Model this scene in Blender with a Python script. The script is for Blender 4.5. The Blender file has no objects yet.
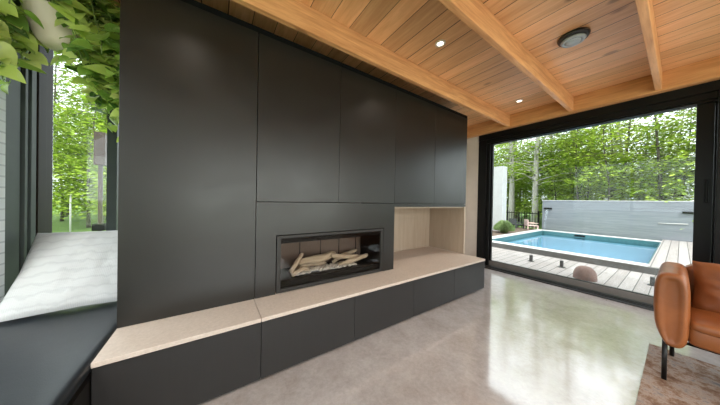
import bpy, bmesh, math, random
from mathutils import Vector, Matrix, noise as mnoise
C = bpy.context.scene.collection
PI = math.pi
# ------------------------------------------------------------------ camera
CAM_H = 1.25
F, PITCH, ROLL, YAW = 216.24, -0.0071, 0.0186, 0.9783
fw = Vector((math.cos(YAW)*math.cos(PITCH), math.sin(YAW)*math.cos(PITCH), math.sin(PITCH)))
rt = Vector((math.sin(YAW), -math.cos(YAW), 0)); up = rt.cross(fw)
rt2 = math.cos(ROLL)*rt + math.sin(ROLL)*up
up2 = -math.sin(ROLL)*rt + math.cos(ROLL)*up
cam = bpy.data.cameras.new('camera'); cam.sensor_fit = 'HORIZONTAL'; cam.sensor_width = 36
cam.lens = F/720*36; cam.clip_start = 0.02; cam.clip_end = 400
co = bpy.data.objects.new('camera', cam); C.objects.link(co)
M = Matrix((rt2, up2, -fw)).transposed().to_4x4(); M.translation = (0, 0, CAM_H)
co.matrix_world = M
bpy.context.scene.camera = co
# ------------------------------------------------------------------ world, light, exposure
W = bpy.data.worlds.new('sky'); bpy.context.scene.world = W; W.use_nodes = True
bg = W.node_tree.nodes['Background']; bg.inputs[0].default_value = (0.89, 0.955, 1.0, 1); bg.inputs[1].default_value = 1.9
def area(name, loc, rot, sx, sy, power, col=(1, 1, 1)):
    l = bpy.data.lights.new(name, 'AREA'); l.shape = 'RECTANGLE'; l.size = sx; l.size_y = sy; l.energy = power; l.color = col
    o = bpy.data.objects.new(name, l); C.objects.link(o); o.location = loc; o.rotation_euler = rot; return o
# added area lamp outside the unseen rear window; brightens the room like daylight
area('rear_fill_lamp', (1.7, -3.32, 1.35), (PI/2, 0, 0), 5.0, 2.2, 85, (1.0, 0.96, 0.93))
sun = bpy.data.lights.new('hazy_sun', 'SUN'); sun.energy = 1.8; sun.angle = math.radians(25); sun.color = (1, 0.97, 0.9)
so = bpy.data.objects.new('hazy_sun', sun); C.objects.link(so); so.rotation_euler = (math.radians(28), math.radians(-22), 0)
vs = bpy.context.scene.view_settings
vs.view_transform = 'Standard'; vs.look = 'None'; vs.exposure = 1.08; vs.gamma = 1; vs.use_curve_mapping = False
bpy.context.scene.cycles.max_bounces = 10
bpy.context.scene.cycles.transparent_max_bounces = 16
bpy.context.scene.cycles.use_denoising = True
bpy.context.scene.cycles.caustics_reflective = True
bpy.context.scene.cycles.sample_clamp_indirect = 6

# ------------------------------------------------------------------ material helpers
class NT:
    def __init__(s, name):
        s.m = bpy.data.materials.new(name); s.m.use_nodes = True; s.t = s.m.node_tree; s.n = s.t.nodes
        s.b = s.n['Principled BSDF']; s.out = s.n['Material Output']
    def add(s, typ, **kw):
        n = s.n.new(typ)
        for k, v in kw.items(): setattr(n, k, v)
        return n
    def link(s, a, b): s.t.links.new(a, b)
    def set(s, sock, v):
        if hasattr(v, 'links'): s.link(v, sock)
        else: sock.default_value = v
    def coord(s, scale=(1, 1, 1), kind='Object', rot=(0, 0, 0)):
        tc = s.add('ShaderNodeTexCoord'); mp = s.add('ShaderNodeMapping')
        mp.inputs['Scale'].default_value = scale; mp.inputs['Rotation'].default_value = rot
        s.link(tc.outputs[kind], mp.inputs[0]); return mp.outputs[0]
    def noise(s, vec, scale=5, detail=4, rough=.55, dist=0):
        n = s.add('ShaderNodeTexNoise'); s.link(vec, n.inputs['Vector'])
        n.inputs['Scale'].default_value = scale; n.inputs['Detail'].default_value = detail
        n.inputs['Roughness'].default_value = rough; n.inputs['Distortion'].default_value = dist; return n.outputs[0]
    def ramp(s, fac, stops):
        r = s.add('ShaderNodeValToRGB'); s.link(fac, r.inputs[0]); e = r.color_ramp.elements
        while len(e) < len(stops): e.new(.5)
        for q, (p, c) in zip(e, stops):
            q.position = p; q.color = (*c, 1) if len(c) == 3 else c
        return r.outputs[0]
    def math(s, op, a, b=0.0, c=0.0):
        n = s.add('ShaderNodeMath', operation=op); s.set(n.inputs[0], a); s.set(n.inputs[1], b); s.set(n.inputs[2], c); return n.outputs[0]
    def mix(s, fac, a, b, mode='MIX'):
        n = s.add('ShaderNodeMix', data_type='RGBA', blend_type=mode)
        s.set(n.inputs[0], fac)
        for i, v in ((6, a), (7, b)):
            if hasattr(v, 'links'): s.link(v, n.inputs[i])
            else: n.inputs[i].default_value = (*v, 1) if len(v) == 3 else v
        return n.outputs[2]
    def bump(s, h, strength=.2, dist=.01):
        n = s.add('ShaderNodeBump'); n.inputs['Strength'].default_value = strength; n.inputs['Distance'].default_value = dist
        s.link(h, n.inputs['Height']); s.link(n.outputs[0], s.b.inputs['Normal']); return n
def simple(name, col, rough=.5, metal=0, var=.12, scale=6, spec=.5, stretch=(1, 1, 1), bump=0, rvar=0):
    t = NT(name); v = t.coord(stretch); n = t.noise(v, scale, 5)
    lo = tuple(c*(1-var) for c in col); hi = tuple(min(1, c*(1+var)) for c in col)
    t.link(t.ramp(n, [(.3, lo), (.7, hi)]), t.b.inputs['Base Color'])
    t.b.inputs['Roughness'].default_value = rough; t.b.inputs['Metallic'].default_value = metal
    t.b.inputs['Specular IOR Level'].default_value = spec
    if rvar:
        n2 = t.noise(v, scale*.5, 5, .65)
        t.link(t.math('ADD', t.math('MULTIPLY', n2, rvar*2), rough-rvar), t.b.inputs['Roughness'])
    if bump: t.bump(n, bump)
    return t.m
def emit(name, col, st):
    t = NT(name); t.b.inputs['Base Color'].default_value = (*col, 1)
    t.b.inputs['Emission Color'].default_value = (*col, 1); t.b.inputs['Emission Strength'].default_value = st; return t.m
def glassmat(name, tint=(.96, .98, .97), ior=1.45, rough=0.0, gain=1.0):
    t = NT(name); tr = t.add('ShaderNodeBsdfTransparent'); tr.inputs[0].default_value = (*tint, 1)
    gl = t.add('ShaderNodeBsdfGlossy'); gl.inputs['Roughness'].default_value = rough
    geo = t.add('ShaderNodeNewGeometry'); dp = t.add('ShaderNodeVectorMath', operation='DOT_PRODUCT'); t.link(geo.outputs['Incoming'], dp.inputs[0]); t.link(geo.outputs['Normal'], dp.inputs[1])
    f0 = ((ior-1)/(ior+1))**2; fac = t.math('ADD', f0, t.math('MULTIPLY', 1-f0, t.math('POWER', t.math('SUBTRACT', 1, t.math('ABSOLUTE', dp.outputs['Value'])), 5)))
    mx = t.add('ShaderNodeMixShader'); t.link(t.math('MULTIPLY', fac, gain), mx.inputs[0])
    t.link(tr.outputs[0], mx.inputs[1]); t.link(gl.outputs[0], mx.inputs[2]); t.link(mx.outputs[0], t.out.inputs[0]); return t.m
def wood(name, light, dark, axis=0, plank=None, rough=.45, gap_dark=.25, tone=.28, spec=.35, offset=0.0, knots=True):
    """sawn timber: grain along axis; optional boards of width `plank` side by side across the other horizontal axis"""
    t = NT(name); st = [9, 9, 9]; st[axis] = .7
    v = t.coord(tuple(st)); tc = t.coord()
    g = t.noise(v, 2.2, 6, .6, .6); g2 = t.noise(v, 9, 3, .6)
    base = t.mix(t.ramp(t.math('ADD', t.math('MULTIPLY', g, .75), t.math('MULTIPLY', g2, .3)), [(.34, (0, 0, 0)), (.70, (1, 1, 1))]), dark, light)
    kv = [1.6, 1.6, 1.6]; kv[axis] = .9
    vo = t.add('ShaderNodeTexVoronoi'); t.link(t.coord(tuple(kv)), vo.inputs['Vector']); vo.inputs['Scale'].default_value = 2.1
    knot = t.ramp(vo.outputs['Distance'], [(.075, (1, 1, 1)), (.135, (0, 0, 0))])
    if plank:
        sp = t.add('ShaderNodeSeparateXYZ'); t.link(tc, sp.inputs[0])
        x = t.math('DIVIDE', t.math('ADD', sp.outputs[1-axis], offset), plank)
        idx = t.math('FLOOR', x); fr = t.math('FRACT', x)
        wn = t.add('ShaderNodeTexWhiteNoise', noise_dimensions='1D'); t.link(idx, wn.inputs['W'])
        base = t.mix(1, base, t.ramp(wn.outputs['Value'], [(0, (1-tone,)*3), (1, (1+tone*.35,)*3)]), 'MULTIPLY')
        wn2 = t.add('ShaderNodeTexWhiteNoise', noise_dimensions='1D'); t.link(t.math('ADD', idx, 57.3), wn2.inputs['W'])
        edge = t.math('MINIMUM', fr, t.math('SUBTRACT', 1, fr))
        wid = t.math('ADD', .008, t.math('MULTIPLY', wn2.outputs['Value'], .022))
        gap = t.math('LESS_THAN', edge, wid)
        base = t.mix(gap, base, tuple(c*gap_dark for c in dark))
        t.bump(t.math('SUBTRACT', 1, gap), .5, .01)
    if knots: base = t.mix(t.math('MULTIPLY', knot, .7), base, tuple(c*.35 for c in dark))
    t.link(base, t.b.inputs['Base Color']); t.b.inputs['Roughness'].default_value = rough
    t.b.inputs['Specular IOR Level'].default_value = spec
    return t.m

# ------------------------------------------------------------------ mesh helpers
class MB:
    def __init__(s): s.v = []; s.f = []; s.sm = []
    def add(s, vs, fs, smooth=False):
        o = len(s.v); s.v += [tuple(p) for p in vs]; s.f += [tuple(i+o for i in f) for f in fs]; s.sm += [smooth]*len(fs); return s
    def box(s, lo, hi, bev=0.0, rz=0, piv=None):
        bm = bmesh.new(); bmesh.ops.create_cube(bm, size=1)
        for w in bm.verts: w.co = Vector([(lo[i]+hi[i])/2 + w.co[i]*(hi[i]-lo[i]) for i in range(3)])
        if bev > 0: bmesh.ops.bevel(bm, geom=bm.edges[:], offset=bev, segments=2, affect='EDGES', profile=.6)
        if rz:
            pv = Vector(piv or [(lo[i]+hi[i])/2 for i in range(3)])
            R = Matrix.Rotation(rz, 3, 'Z')
            for w in bm.verts: w.co = R @ (w.co-pv) + pv
        bm.verts.index_update()
        s.add([w.co[:] for w in bm.verts], [[w.index for w in f.verts] for f in bm.faces]); bm.free(); return s
    def rings(s, rings, smooth=True, caps=True, closed=True):
        n = len(rings[0]); vs = [p for r in rings for p in r]; fs = []
        for i in range(len(rings)-1):
            for j in range(n if closed else n-1):
                k = (j+1) % n; fs.append((i*n+j, i*n+k, (i+1)*n+k, (i+1)*n+j))
        if caps: fs.append(tuple(reversed(range(n)))); fs.append(tuple(range((len(rings)-1)*n, len(rings)*n)))
        return s.add(vs, fs, smooth)
    def tube(s, pts, rad, n=8, smooth=True):
        pts = [Vector(p) for p in pts]; rs = rad if isinstance(rad, (list, tuple)) else [rad]*len(pts); R = []
        for i, p in enumerate(pts):
            d = (pts[min(i+1, len(pts)-1)]-pts[max(i-1, 0)]).normalized()
            a = d.orthogonal().normalized() if i == 0 else (a - d*a.dot(d)).normalized()
            b = d.cross(a)
            R.append([p + rs[i]*(math.cos(2*PI*k/n)*a + math.sin(2*PI*k/n)*b) for k in range(n)])
        return s.rings(R, smooth)
    def lathe(s, prof, c=(0, 0, 0), n=32, smooth=True):
        return s.rings([[(c[0]+r*math.cos(2*PI*k/n), c[1]+r*math.sin(2*PI*k/n), c[2]+z) for k in range(n)] for r, z in prof], smooth, caps=True)
    def superell(s, c, a, e1=.35, e2=.35, nu=20, nv=36):
        pw = lambda x, e: math.copysign(abs(x)**e, x); R = []
        for i in range(nu+1):
            u = -PI/2 + PI*i/nu; cu, su = math.cos(u), math.sin(u); cu = max(cu, 1e-4)
            R.append([(c[0]+a[0]*pw(cu, e1)*pw(math.cos(2*PI*k/nv), e2), c[1]+a[1]*pw(cu, e1)*pw(math.sin(2*PI*k/nv), e2), c[2]+a[2]*pw(su, e1)) for k in range(nv)])
        return s.rings(R, True)
def obj(name, mb, mat, parent=None, origin=None):
    """ONE mesh object; a top-level mesh gets its origin at the middle of its base"""
    if parent is not None: o0 = Vector(parent['_o']) if '_o' in parent else Vector((0, 0, 0))
    elif origin is not None: o0 = Vector(origin)
    else:
        xs = [p[0] for p in mb.v]; ys = [p[1] for p in mb.v]; zs = [p[2] for p in mb.v]
        o0 = Vector(((min(xs)+max(xs))/2, (min(ys)+max(ys))/2, min(zs)))
    me = bpy.data.meshes.new(name); me.from_pydata([tuple(Vector(p)-o0) for p in mb.v], [], mb.f)
    me.polygons.foreach_set('use_smooth', mb.sm); me.update(); me.materials.append(mat)
    o = bpy.data.objects.new(name, me); C.objects.link(o)
    if parent is not None: o.parent = parent; o['_o'] = tuple(o0)
    else: o.location = o0; o['_o'] = tuple(o0)
    return o
def tag(o, label, cat, group=None, kind=None):
    o['label'] = label; o['category'] = cat
    if group: o['group'] = group
    if kind: o['kind'] = kind
    return o
def thing(name, label, cat, loc, group=None, kind=None):
    o = bpy.data.objects.new(name, None); C.objects.link(o); o.location = loc; o['_o'] = tuple(loc); o.empty_display_size = .1
    return tag(o, label, cat, group, kind)
def dup(root, loc, rz=0, scale=1.0, label=None, group=None):
    r = root.copy(); C.objects.link(r); r.location = loc; r.rotation_euler = (0, 0, rz); r.scale = (scale,)*3
    if label: r['label'] = label
    if group: r['group'] = group
    for ch in root.children:
        c = ch.copy(); C.objects.link(c); c.parent = r
        for g in ch.children:
            d = g.copy(); C.objects.link(d); d.parent = c
    return r
def box(name, lo, hi, mat, parent=None, bev=0.0): return obj(name, MB().box(lo, hi, bev), mat, parent)
def ell(n, f): return [f(2*PI*k/n) for k in range(n)]

# ------------------------------------------------------------------ materials
def m_concrete():
    t = NT('polished_concrete'); v = t.coord()
    n1 = t.noise(v, .9, 6, .62, .5); n2 = t.noise(v, 5, 8, .7, .4); n3 = t.noise(v, 40, 4, .7)
    col = t.ramp(n1, [(.32, (.30, .25, .238)), (.5, (.39, .345, .342)), (.68, (.485, .455, .465))])
    col = t.mix(.38, col, t.ramp(n2, [(.3, (.21, .175, .155)), (.7, (.56, .535, .525))]))
    col = t.mix(.12, col, t.ramp(n3, [(.35, (.2, .17, .15)), (.65, (.7, .67, .64))]))
    t.link(col, t.b.inputs['Base Color'])
    r = t.ramp(t.noise(v, 2.3, 7, .7, .8), [(.3, (.06,)*3), (.7, (.20,)*3)])
    t.link(r, t.b.inputs['Roughness']); t.b.inputs['Specular IOR Level'].default_value = .5; t.b.inputs['Coat Weight'].default_value = 1; t.b.inputs['Coat IOR'].default_value = 1.9; t.link(t.ramp(n2, [(.3, (.05,)*3), (.7, (.13,)*3)]), t.b.inputs['Coat Roughness'])
    t.bump(t.math('ADD', n2, t.math('MULTIPLY', t.noise(v, 3, 3), 1.0)), .06, .004); return t.m
def m_panel(name, col, rough=.36, spec=.5):
    t = NT(name); v = t.coord(); n = t.noise(v, 1.6, 6, .7, .7); n2 = t.noise(t.coord((14, 14, 1.2)), 3, 5, .65)
    lo = tuple(c*.84 for c in col); hi = tuple(c*1.18 for c in col)
    t.link(t.mix(.35, t.ramp(n, [(.3, lo), (.7, hi)]), t.ramp(n2, [(.3, lo), (.7, hi)])), t.b.inputs['Base Color'])
    t.link(t.ramp(n, [(.25, (rough-.06,)*3), (.75, (rough+.09,)*3)]), t.b.inputs['Roughness'])
    t.b.inputs['Specular IOR Level'].default_value = spec; return t.m
def m_leather(name, col, rough=.42):
    t = NT(name); v = t.coord(); n = t.noise(v, 5, 6, .6, .5)
    vo = t.add('ShaderNodeTexVoronoi'); t.link(v, vo.inputs['Vector']); vo.inputs['Scale'].default_value = 260
    t.link(t.ramp(n, [(.3, tuple(c*.78 for c in col)), (.7, tuple(min(1, c*1.2) for c in col))]), t.b.inputs['Base Color'])
    t.b.inputs['Roughness'].default_value = rough
    t.bump(t.math('ADD', t.math('MULTIPLY', vo.outputs['Distance'], .25), n), .25, .006); return t.m
def m_stone():
    t = NT('pale_stone'); v = t.coord(); n = t.noise(v, 60, 6, .75); n2 = t.noise(v, 3, 4)
    col = t.ramp(n, [(.3, (.43, .35, .295)), (.55, (.55, .46, .395)), (.75, (.62, .54, .475))])
    t.link(t.mix(.25, col, t.ramp(n2, [(.3, (.48, .39, .33)), (.7, (.60, .51, .445))])), t.b.inputs['Base Color'])
    t.b.inputs['Roughness'].default_value = .5; return t.m
def m_deck(name, offset=0.0):
    t = NT(name); v = t.coord(); sp = t.add('ShaderNodeSeparateXYZ'); t.link(v, sp.inputs[0])
    y = t.math('DIVIDE', t.math('ADD', sp.outputs[1], offset), .145); idx = t.math('FLOOR', y); fr = t.math('FRACT', y)
    wn = t.add('ShaderNodeTexWhiteNoise', noise_dimensions='1D'); t.link(idx, wn.inputs['W'])
    g = t.noise(t.coord((.8, 12, 1)), 3, 5, .65)
    col = t.mix(.5, t.ramp(wn.outputs['Value'], [(0, (.25, .215, .20)), (1, (.35, .315, .30))]), t.ramp(g, [(.3, (.22, .185, .17)), (.7, (.38, .345, .33))]))
    gap = t.math('LESS_THAN', t.math('MINIMUM', fr, t.math('SUBTRACT', 1, fr)), .035)
    col = t.mix(gap, col, (.06, .05, .045)); t.link(col, t.b.inputs['Base Color']); t.b.inputs['Roughness'].default_value = .65
    t.bump(t.math('SUBTRACT', 1, gap), .5, .01); return t.m
def m_boardform():
    t = NT('board_formed_concrete'); v = t.coord(); sp = t.add('ShaderNodeSeparateXYZ'); t.link(v, sp.inputs[0])
    z = t.math('DIVIDE', sp.outputs[2], .105); idx = t.math('FLOOR', z); fr = t.math('FRACT', z)
    wn = t.add('ShaderNodeTexWhiteNoise', noise_dimensions='1D'); t.link(idx, wn.inputs['W'])
    g = t.noise(t.coord((1, .35, 6)), 4, 6, .7)
    col = t.mix(.6, t.ramp(wn.outputs['Value'], [(0, (.145, .155, .172)), (1, (.19, .20, .22))]), t.ramp(g, [(.3, (.11, .12, .135)), (.7, (.23, .245, .265))]))
    gap = t.math('LESS_THAN', fr, .06); col = t.mix(t.math('MULTIPLY', gap, .55), col, (.12, .13, .145))
    t.link(col, t.b.inputs['Base Color']); t.b.inputs['Roughness'].default_value = .8; t.bump(t.math('SUBTRACT', 1, gap), .4, .01); return t.m
def m_brick():
    t = NT('white_brick'); b = t.add('ShaderNodeTexBrick')
    tc = t.coord((1, 1, 1)); sp = t.add('ShaderNodeSeparateXYZ'); t.link(tc, sp.inputs[0]); cb = t.add('ShaderNodeCombineXYZ')
    t.link(t.math('ADD', sp.outputs[0], sp.outputs[1]), cb.inputs[0]); t.link(sp.outputs[2], cb.inputs[1]); t.link(cb.outputs[0], b.inputs['Vector'])
    b.inputs['Color1'].default_value = (.74, .76, .78, 1); b.inputs['Color2'].default_value = (.64, .67, .70, 1); b.inputs['Mortar'].default_value = (.5, .52, .55, 1)
    b.inputs['Scale'].default_value = 1; b.inputs['Brick Width'].default_value = .22; b.inputs['Row Height'].default_value = .072; b.inputs['Mortar Size'].default_value = .006
    t.link(b.outputs['Color'], t.b.inputs['Base Color']); t.b.inputs['Roughness'].default_value = .75; t.bump(b.outputs['Fac'], -.4, .01); return t.m
def m_leaf(name, a, b, c, transl=.35, rough=.45):
    t = NT(name); oi = t.add('ShaderNodeObjectInfo'); v = t.coord()
    n = t.noise(v, 3.5, 3, .6); geo = t.add('ShaderNodeNewGeometry')
    col = t.ramp(t.math('ADD', t.math('MULTIPLY', geo.outputs['Random Per Island'], .6), t.math('MULTIPLY', n, .4)), [(.12, a), (.5, b), (.88, c)])
    col = t.mix(1, col, t.ramp(oi.outputs['Random'], [(0, (.72, .78, .7)), (1, (1.12, 1.08, 1.0))]), 'MULTIPLY')
    t.link(col, t.b.inputs['Base Color']); t.b.inputs['Roughness'].default_value = rough; t.b.inputs['Specular IOR Level'].default_value = .3
    tr = t.add('ShaderNodeBsdfTranslucent'); t.link(col, tr.inputs[0]); mx = t.add('ShaderNodeMixShader'); mx.inputs[0].default_value = transl
    t.link(t.b.outputs[0], mx.inputs[1]); t.link(tr.outputs[0], mx.inputs[2]); t.link(mx.outputs[0], t.out.inputs[0]); return t.m
def m_bark(name, lo, hi):
    t = NT(name); g = t.noise(t.coord((6, 6, .9)), 3, 6, .7, .5)
    t.link(t.ramp(g, [(.3, lo), (.7, hi)]), t.b.inputs['Base Color']); t.b.inputs['Roughness'].default_value = .9; t.bump(g, .6, .03); return t.m
def m_ground():
    t = NT('lawn_and_forest_floor'); v = t.coord(); n = t.noise(v, .5, 5, .6); n2 = t.noise(v, 22, 5, .7)
    g = t.mix(.55, t.ramp(n, [(.3, (.09, .18, .03)), (.7, (.17, .30, .05))]), t.ramp(n2, [(.3, (.05, .11, .015)), (.7, (.26, .40, .09))]))
    t.link(g, t.b.inputs['Base Color']); t.b.inputs['Roughness'].default_value = .95; t.bump(n2, .8, .05); return t.m
def m_knit():
    t = NT('knitted_cotton'); v = t.coord()     # ribs run across the pillow: object x along the width, z up the face
    w = t.add('ShaderNodeTexWave', wave_type='BANDS', bands_direction='Z', wave_profile='SIN'); t.link(v, w.inputs[0])
    w.inputs['Scale'].default_value = 4.5; w.inputs['Distortion'].default_value = 3.5; w.inputs['Detail'].default_value = 2; w.inputs['Detail Scale'].default_value = 3
    w2 = t.add('ShaderNodeTexWave', wave_type='BANDS', bands_direction='X'); t.link(v, w2.inputs[0]); w2.inputs['Scale'].default_value = 34; w2.inputs['Distortion'].default_value = 1.5
    n = t.noise(v, 120, 3, .7); n2 = t.noise(v, 5, 3)
    h = t.math('ADD', t.math('ADD', t.math('MULTIPLY', w.outputs[1], .8), t.math('MULTIPLY', w2.outputs[1], .25)), t.math('MULTIPLY', n, .6))
    col = t.mix(.3, t.ramp(w.outputs[1], [(.0, (.40, .40, .415)), (.25, (.465, .465, .475))]), t.ramp(n2, [(.3, (.38, .38, .395)), (.7, (.48, .48, .49))]))
    t.link(col, t.b.inputs['Base Color']); t.b.inputs['Roughness'].default_value = .95; t.bump(h, .4, .006)
    t.b.inputs['Specular IOR Level'].default_value = .1; return t.m
def m_rug():
    t = NT('woven_rug'); v = t.coord(); n = t.noise(v, 8, 8, .78, .1); n2 = t.noise(t.coord((3, 40, 1)), 3, 4, .7); n3 = t.noise(v, 160, 2)
    col = t.ramp(n, [(.36, (.11, .05, .028)), (.46, (.21, .13, .09)), (.54, (.33, .27, .24)), (.64, (.13, .135, .15))])
    col = t.mix(.14, col, t.ramp(n2, [(.3, (.13, .085, .06)), (.7, (.33, .29, .26))]))
    t.link(col, t.b.inputs['Base Color']); t.b.inputs['Roughness'].default_value = .95; t.bump(n3, .5, .004)
    t.b.inputs['Specular IOR Level'].default_value = .1; return t.m
def m_pothos():
    t = NT('variegated_leaf'); geo = t.add('ShaderNodeNewGeometry'); v = t.coord(); n = t.noise(v, 26, 4, .6, 1.2)
    col = t.ramp(geo.outputs['Random Per Island'], [(0, (.07, .17, .035)), (.3, (.24, .39, .065)), (.65, (.48, .60, .12)), (1, (.74, .78, .28))])
    f = t.ramp(n, [(.56, (0, 0, 0)), (.66, (1, 1, 1))]); col = t.mix(t.math('MULTIPLY', f, .55), col, (.52, .60, .27))
    t.link(col, t.b.inputs['Base Color']); t.b.inputs['Roughness'].default_value = .35
    tr = t.add('ShaderNodeBsdfTranslucent'); t.link(col, tr.inputs[0]); mx = t.add('ShaderNodeMixShader'); mx.inputs[0].default_value = .4
    t.link(t.b.outputs[0], mx.inputs[1]); t.link(tr.outputs[0], mx.inputs[2]); t.link(mx.outputs[0], t.out.inputs[0]); return t.m
def m_water():
    t = NT('pool_water'); v = t.coord(); n = t.noise(v, 3.0, 3, .5)
    tr = t.add('ShaderNodeBsdfTransparent'); tr.inputs[0].default_value = (.72, .91, .97, 1)
    gl = t.add('ShaderNodeBsdfGlossy'); gl.inputs['Roughness'].default_value = .04
    bp = t.add('ShaderNodeBump'); bp.inputs['Strength'].default_value = .03; bp.inputs['Distance'].default_value = .05; t.link(n, bp.inputs['Height']); t.link(bp.outputs[0], gl.inputs['Normal'])
    ior = 1.33
    geo = t.add('ShaderNodeNewGeometry'); dp = t.add('ShaderNodeVectorMath', operation='DOT_PRODUCT'); t.link(geo.outputs['Incoming'], dp.inputs[0]); t.link(geo.outputs['Normal'], dp.inputs[1])
    f0 = ((ior-1)/(ior+1))**2; fac = t.math('ADD', f0, t.math('MULTIPLY', 1-f0, t.math('POWER', t.math('SUBTRACT', 1, t.math('ABSOLUTE', dp.outputs['Value'])), 5)))
    mx = t.add('ShaderNodeMixShader'); t.link(fac, mx.inputs[0]); t.link(tr.outputs[0], mx.inputs[1]); t.link(gl.outputs[0], mx.inputs[2]); t.link(mx.outputs[0], t.out.inputs[0]); return t.m

CONC = m_concrete()
PANEL = m_panel('charcoal_panel', (.0095, .0078, .0058), .35, .48)
BASEM = m_panel('charcoal_base_front', (.021, .0195, .019), .5, .3)
BLACK = simple('black_trim', (.004, .004, .004), .6, spec=.1)
CARC = simple('cabinet_carcass', (.018, .017, .016), .6)
STONE = m_stone()
PLY = wood('pale_oak_ply', (.41, .325, .245), (.34, .26, .19), 2, None, .5, knots=False)
CEIL = wood('pine_ceiling_boards', (.93, .54, .275), (.68, .335, .145), 1, .185, .42, offset=4, gap_dark=.14, tone=.24)
BEAM = wood('fir_beam', (.82, .435, .20), (.48, .20, .075), 0, None, .5)
LEDG = wood('fir_ledger', (.74, .385, .165), (.46, .20, .07), 1, None, .5)
WALLW = simple('white_plaster', (.62, .56, .50), .75, var=.04)
ALU = simple('black_aluminium', (.005, .005, .005), .4, .0, .1, spec=.2)
ALUG = simple('grey_aluminium', (.17, .16, .15), .5, .1, .1)
TRACK = simple('dark_track', (.03, .03, .03), .4, .3, .2)
BRONZE = simple('dark_bronze_frame', (.014, .009, .006), .6, 0, .15, spec=.12)
GREYP = simple('grey_green_frame', (.055, .068, .064), .55, .0, .08, spec=.2)
GLASS = glassmat('window_glass'); DGLASS = glassmat('coated_door_glass', gain=.4)
FGLASS = glassmat('fire_glass', (.90, .88, .86), 1.5, .05, .35)
LEATHB = m_leather('black_leather', (.011, .014, .018), .36)
LEATHO = m_leather('cognac_leather', (.27, .088, .024), .40)
LEATHO2 = m_leather('cognac_leather_cushion', (.215, .068, .019), .45)
STEEL = simple('black_steel', (.02, .02, .02), .4, .6)
SPIG = simple('brushed_steel', (.12, .12, .12), .35, .8)
KNIT = m_knit(); RUG = m_rug(); DECK = m_deck('weathered_deck'); DECK2 = m_deck('weathered_upper_deck', .05)
BOARDF = m_boardform(); BRICK = m_brick(); WATER = m_water(); POTH = m_pothos(); GROUND = m_ground()
TILE = simple('pool_tile', (.42, .53, .62), .4, var=.05, scale=3)
TILED = simple('pool_band_tile', (.04, .115, .125), .3, var=.2, scale=20)
COPE = simple('pale_coping', (.46, .44, .43), .6, var=.06)
STEPM = simple('dark_step_face', (.075, .07, .066), .6)
SOIL = simple('bark_mulch', (.10, .065, .045), .95, var=.5, scale=30, bump=.6)
LEAFA = m_leaf('beech_leaf', (.12, .21, .025), (.25, .37, .045), (.41, .50, .09))
LEAFB = m_leaf('maple_leaf', (.085, .165, .02), (.19, .30, .035), (.34, .43, .07))
LEAFY = m_leaf('yellow_green_leaf', (.20, .33, .035), (.36, .49, .06), (.52, .62, .13))  # bright yellow-green leaf colour of the smaller saplings
LEAFG = m_leaf('grassy_leaf', (.16, .24, .09), (.27, .36, .16), (.40, .48, .26))
BARKG = m_bark('grey_bark', (.22, .20, .185), (.50, .47, .44)); BARKD = m_bark('dark_bark', (.05, .042, .034), (.14, .12, .10))
POTM = simple('cream_ceramic', (.80, .70, .58), .55, var=.05)
STEMM = simple('green_stem', (.16, .22, .06), .5)
LOGM = wood('driftwood', (.66, .57, .44), (.34, .26, .18), 0, None, .8, spec=.1)
LINER = simple('firebox_liner', (.17, .125, .10), .6, var=.12, scale=3)
EMBER = simple('pale_embers', (.62, .58, .52), .7, var=.3, scale=40)
PINK = simple('faded_plastic', (.55, .38, .34), .5); DKPL = simple('dark_plastic', (.05, .055, .06), .5)
REDST = simple('red_brown_stone', (.17, .095, .075), .7, var=.2, scale=9)
WOODP = simple('brown_stained_wood', (.036, .017, .012), .6, var=.2, stretch=(6, 6, 1))
CONCP = simple('pale_path', (.52, .51, .49), .85, var=.12, scale=4)
WHITEW = simple('white_render', (.37, .365, .365), .8, var=.05)
GREYD = simple('grey_disc', (.36, .41, .45), .45); LAMP = emit('downlight_lens', (1, .90, .75), 2.5)
WSTREAM = glassmat('falling_water', (.92, .95, .97), 1.33, .25, 3.0)

# ------------------------------------------------------------------ room shell
XW, XE, YB, YN = -1.15, 4.44, -3.2, 2.95          # left glazing plane, door wall plane, rear wall, nook back
S = 'structure'
tag(box('floor', (-1.35, -3.4, -.06), (4.44, 3.15, 0), CONC), 'polished grey concrete floor with a cloudy sheen', 'floor', kind=S)
tag(box('ceiling', (-1.35, -3.4, 2.83), (4.70, 3.15, 2.90), CEIL), 'warm pine board ceiling with narrow dark joints', 'ceiling', kind=S)
tag(box('wall_right', (4.44, 2.30, 0), (4.64, 3.15, 2.83), WALLW), 'off-white plaster wall strip between the charcoal cabinets and the sliding door', 'wall', kind=S)
tag(box('wall_back', (-1.35, 2.62, 0), (4.44, 3.15, 2.83), WALLW), '', 'wall', kind=S) if False else None
mb = MB().box((-.44, 2.66, 0), (4.44, 3.15, 2.83))
tag(obj('wall_front', mb, WALLW), 'plain wall hidden behind the charcoal fireplace cabinets', 'wall', kind=S)
mb = MB().box((4.44, -3.4, 2.61), (4.64, 3.15, 2.83)); mb.box((4.44, -3.4, 0), (4.64, -2.55, 2.61))
tag(obj('wall_door_side', mb, WALLW), 'wall above and beyond the sliding glass door', 'wall', kind=S)
mb = MB().box((-1.35, -3.4, 0), (4.44, -3.2, .25)); mb.box((-1.35, -3.4, 2.45), (4.44, -3.2, 2.83)); mb.box((-1.35, -3.4, .25), (-.9, -3.2, 2.45)); mb.box((4.2, -3.4, .25), (4.44, -3.2, 2.45))
tag(obj('wall_rear', mb, WALLW), 'wall behind the camera around a wide window', 'wall', kind=S)
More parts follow.
